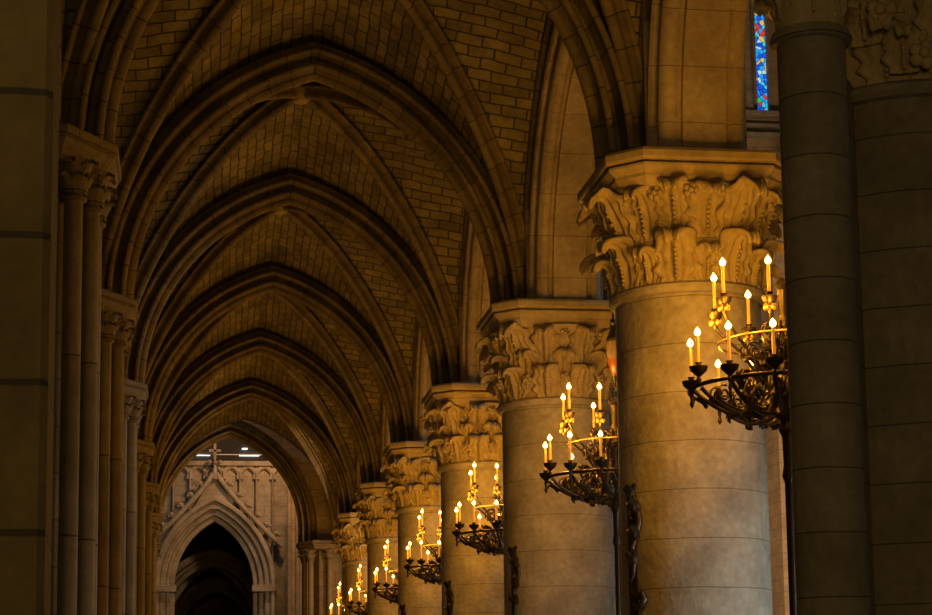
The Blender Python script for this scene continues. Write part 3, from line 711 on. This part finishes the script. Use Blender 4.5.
def candelabrum():
    t = empty('candelabrum', (0, 0, 0), '', 'candelabrum', 'bronze candelabra beside the columns')
    MB().tube([(0, 0, 0.3), (0, 0, Z0-0.55), (0, 0, Z0+0.75)], 0.032, 14).build('pole', M_iron, t, smooth=60)
    MB().lathe([(0.26, 0), (0.26, 0.06), (0.18, 0.12), (0.10, 0.2), (0.05, 0.32), (0.03, 0.4)], n=24).build('foot', M_iron, t)
    hb = MB().lathe([(0.03, Z0-0.75), (0.05, Z0-0.7), (0.035, Z0-0.62), (0.04, Z0-0.4), (0.065, Z0-0.34), (0.05, Z0-0.28), (0.10, Z0-0.24), (0.12, Z0-0.18), (0.08, Z0-0.13), (0.04, Z0-0.06), (0.05, Z0+0.02), (0.03, Z0+0.1),
                     (0.035, Z0+0.4), (0.07, Z0+0.45), (0.05, Z0+0.5), (0.03, Z0+0.55), (0.03, Z0+0.74), (0.06, Z0+0.78), (0.02, Z0+0.84)], n=20)
    hb.build('hub', M_iron, t)
    # front half ring
    MB().tube([polar(0.73, -100+200*k/40, Z0-0.03) for k in range(41)], 0.017, 10).build('ring', M_iron, t, smooth=60)
    MB().tube([polar(0.50, -100+200*k/40, Z0+0.33) for k in range(41)], 0.009, 8).build('upper_ring', M_gold, t, smooth=60)
    lower = [-88, -65, 5, 15, 40, 66]; upper = [-80, 7, 21, 62, 88]
    def cup(parent_, p, s=1.0):
        MB().lathe([(0.012, -0.10), (0.02, -0.07), (0.012, -0.05), (0.03, -0.035), (0.062*s, -0.005), (0.072*s, 0.028), (0.064*s, 0.03), (0.02, 0.012), (0.022, 0.05), (0.03, 0.058), (0.012, 0.06)], tuple(p), 18).build('drip_pan', M_iron, parent_)
    def candle(p, hgt):
        c_ = MB().lathe([(0.0135, 0), (0.013, hgt)], tuple(p+Vector((0, 0, 0.05))), 12).build('candle', M_wax, t)
        q = p+Vector((0, 0, 0.05+hgt+0.028))
        MB().lathe([(0.002, -0.026), (0.018, -0.018), (0.026, -0.002), (0.022, 0.012), (0.010, 0.028), (0.001, 0.04)], tuple(q), 12, False).build('flame', M_flame, c_)
        return q
    lights = []
    for n_, phi in enumerate(lower):
        pr = 0.76; p = polar(pr, phi, Z0+(0, 0, -0.02, 0.07, 0.03, 0.04)[n_])
        cup(t, p, 1.0); lights.append(candle(p, 0.21 if n_ % 2 else 0.24))
        MB().tube(bez([polar(0.05, phi, Z0-0.18), polar(0.25, phi, Z0-0.31), polar(0.55, phi, Z0-0.25), polar(0.74, phi, Z0-0.06)]), 0.017, 8).build('arm', M_iron, t, smooth=60)
        sc = MB()
        sc.tube(bez([polar(0.05, phi+6, Z0-0.05), polar(0.22, phi+6, Z0-0.28), polar(0.42, phi, Z0-0.25), polar(0.62, phi, Z0-0.12)]), 0.011, 6)
        sc.tube(spiral(polar(0.40, phi, Z0-0.14), 0.105, 0.02, -1.2, -1.6, phi), 0.0105, 6)
        sc.tube(spiral(polar(0.22, phi+10, Z0-0.02), 0.12, 0.025, -1.6, 1.7, phi+10), 0.0105, 6)
        sc.tube(spiral(polar(0.58, phi+5, Z0-0.10), 0.065, 0.015, 2.0, -1.4, phi+5), 0.009, 6)
        sc.tube(spiral(polar(0.13, phi-8, Z0+0.18), 0.10, 0.02, 1.0, 1.5, phi-8), 0.0095, 6)
        sc.build('scrollwork', M_iron, t, smooth=60)
        for rr, zz, sc_ in ((0.3, -0.28, 1.3), (0.46, -0.27, 1.1), (0.60, -0.17, 1.0), (0.2, 0.10, 1.3), (0.34, -0.02, 1.2), (0.14, 0.28, 1.1)):
            o = bpy.data.objects.new('leaf', LEAF_IRON); C.objects.link(o); o.parent = t
            o.location = polar(rr, phi+random.uniform(-9, 9), Z0+zz); o.rotation_euler = (random.uniform(-.5, .5), random.uniform(-0.6, 0.9), math.radians(phi+180)+random.uniform(-.8, .8)); o.scale = (sc_,)*3
            o.modifiers.new('solid', 'SOLIDIFY').thickness = 0.006
    for n_, phi in enumerate(upper):
        p = polar(0.56, phi, Z0+0.53+(0, -0.02, 0.07, 0.02, 0)[n_])
        cup(t, p, 0.85); lights.append(candle(p, 0.22))
        sc = MB()
        sc.tube(bez([polar(0.03, phi, Z0+0.02), polar(0.30, phi, Z0-0.12), polar(0.20, phi, Z0+0.30), polar(0.46, phi, Z0+0.25), tuple(p+Vector((0, 0, -0.08)))], 20), 0.013, 7)
        sc.build('arm', M_iron, t, smooth=60)
        sc = MB()
        sc.tube(spiral(polar(0.28, phi, Z0+0.24), 0.09, 0.015, -0.6, 1.6, phi), 0.009, 6)
        sc.tube(spiral(polar(0.13, phi, Z0+0.42), 0.08, 0.015, -1.6, -1.6, phi), 0.009, 6)
        sc.build('scrollwork', M_iron, t, smooth=60)
        ro = MB()
        for q in range(5):
            aa = 2*PI*q/5; ro.ball((p.x+0.034*math.cos(aa), p.y+0.034*math.sin(aa), p.z-0.05), 0.02, 0.026, 6)
        ro.build('rosette', M_gold, t, smooth=60)
    # pendant drops below the outer cups
    for phi in (5, -65, 40): MB().lathe([(0.003, -0.15), (0.018, -0.12), (0.01, -0.09), (0.016, -0.06), (0.008, -0.02)], tuple(polar(0.76, phi, Z0-0.05)), 10).build('pendant', M_iron, t)
    for k, q in enumerate(lights):
        l = bpy.data.lights.new('candle_light', 'POINT'); l.energy = 19; l.color = (1.0, 0.43, 0.035); l.shadow_soft_size = 0.03
        o = bpy.data.objects.new('candle_light', l); C.objects.link(o); o.parent = t; o.location = q+Vector((0, 0, 0.06))
    return t
cd = candelabrum()
clab = {1: 'lit bronze candelabrum nearest to us, beside the dark column at right', 2: 'lit candelabrum on a slim pole at the left edge of the large lit column',
        3: 'lit candelabrum in front of the third lit column, third from the right', 4: 'lit candelabrum fourth from the right, over the fourth lit column',
        5: 'small lit candelabrum fifth from the right', 6: 'small lit candelabrum sixth from the right, low in the picture', 7: 'farthest tiny lit candelabrum at the bottom edge, before the end pier'}
for i in range(1, 8):
    o = cd if i == 1 else copy_tree(cd)
    yy = {1: 14.5, 2: 20.3, 3: 26.9, 4: 33.1, 5: 39.0, 6: 45.3, 7: 51.5}[i]
    o['label'] = clab[i]; o.location = ({1: 4.85, 2: 4.76}.get(i, 4.7), yy, 0); o.scale = (1.08,)*3

# ------------------------------------------------------------------ iron scroll brackets on the columns
def bracket():
    t = empty('iron_bracket', (0, 0, 0), '', 'bracket', 'iron scroll brackets on the columns')
    br = MB()
    def yz(x, z): return (x, -0.05, z)
    br.tube([yz(-0.02, 0.02), yz(0.05, -0.04), yz(0.10, -0.15), yz(0.11, -0.30), yz(0.06, -0.44), yz(0.02, -0.52), yz(0.04, -0.64), yz(0.03, -0.78), yz(-0.01, -0.86)], 0.028, 8, lambda q: 0.5+0.8*math.sin(PI*q))
    br.tube([yz(0.05+0.055*math.cos(a)*(1-a/14), -0.22+0.09*math.sin(a)*(1-a/14)) for a in [k*0.35 for k in range(30)]], 0.016, 6)
    br.build('scroll', M_iron, t, smooth=60)
    MB().tube([yz(0.0, -0.95), yz(0.07, -0.99), yz(0.13, -0.96), yz(0.15, -1.02), yz(0.11, -1.09), yz(0.02, -1.08)], 0.035, 8).build('foot_scroll', M_iron, t, smooth=60)
    MB().box(-0.04, 0.04, -0.03, 0.03, -1.2, 0.05, 0.01).build('back_plate', M_iron, t, smooth=0)
    for zz, dx in ((0.0, 0.02), (-0.15, 0.09), (-0.40, 0.09), (-0.62, 0.05)):
        o = bpy.data.objects.new('leaf', LEAF_IRON); C.objects.link(o); o.parent = t; o.location = (dx, -0.06, zz-0.05); o.rotation_euler = (0.3, 0.5, -0.4-dx*8); o.scale = (1.5,)*3
    return t
bt = bracket()
for i in range(2, 7):
    o = bt if i == 2 else copy_tree(bt)
    o.location = (XR-0.665, YC[i]-0.27, 2.05+EYE); o.rotation_euler.z = -0.9
    o['label'] = {2: 'dark iron scroll bracket on the left edge of the large lit column', 3: 'dark iron scroll bracket on the left edge of the second lit column'}.get(i, 'dark iron scroll bracket on the left edge of the %s lit column' % ORD[i-1])

# ------------------------------------------------------------------ hanging lantern
LX, LY = 4.82, 20.5
t = empty('hanging_lantern', (LX, LY, 3.72+EYE), 'small amber glass vessel lamp hanging on a chain between the two largest lit columns', 'lantern')
MB().lathe([(0.015, 0.08), (0.03, 0.12), (0.055, 0.2), (0.078, 0.31)], n=24).build('amber_bowl', M_amber, t)
MB().lathe([(0.078, 0.31), (0.087, 0.38), (0.088, 0.45), (0.075, 0.52)], n=24).build('glass_body', simple('smoky_glass', (0.16, 0.12, 0.09), 0.15)[0], t)
MB().lathe([(0.005, -0.02), (0.02, 0.0), (0.012, 0.04), (0.03, 0.08), (0.03, 0.11)], n=16).build('finial', M_iron2, t)
MB().lathe([(0.08, 0.51), (0.085, 0.54), (0.06, 0.58), (0.04, 0.66), (0.03, 0.70), (0.045, 0.73), (0.02, 0.78)], n=24).build('cap', M_iron2, t)
MB().tube([(0, 0, 0.76), (0, 0, 4.4)], 0.012, 8).build('chain', M_iron2, t, smooth=60)
l = bpy.data.lights.new('lantern_light', 'POINT'); l.energy = 0.25; l.color = (1, .35, .1); l.shadow_soft_size = 0.05
o = bpy.data.objects.new('lantern_light', l); C.objects.link(o); o.parent = t; o.location = (-0.13, -0.1, 0.3)

# stand the portal and tracery empties at the foot of their wall
for o in list(C.objects):
    if o.type == 'EMPTY' and o.parent is None and o.name in ('portal', 'blind_tracery'):
        o.location = (PX, PY, 0)
        for ch in o.children: ch.matrix_parent_inverse = Matrix.Translation((-PX, -PY, 0))
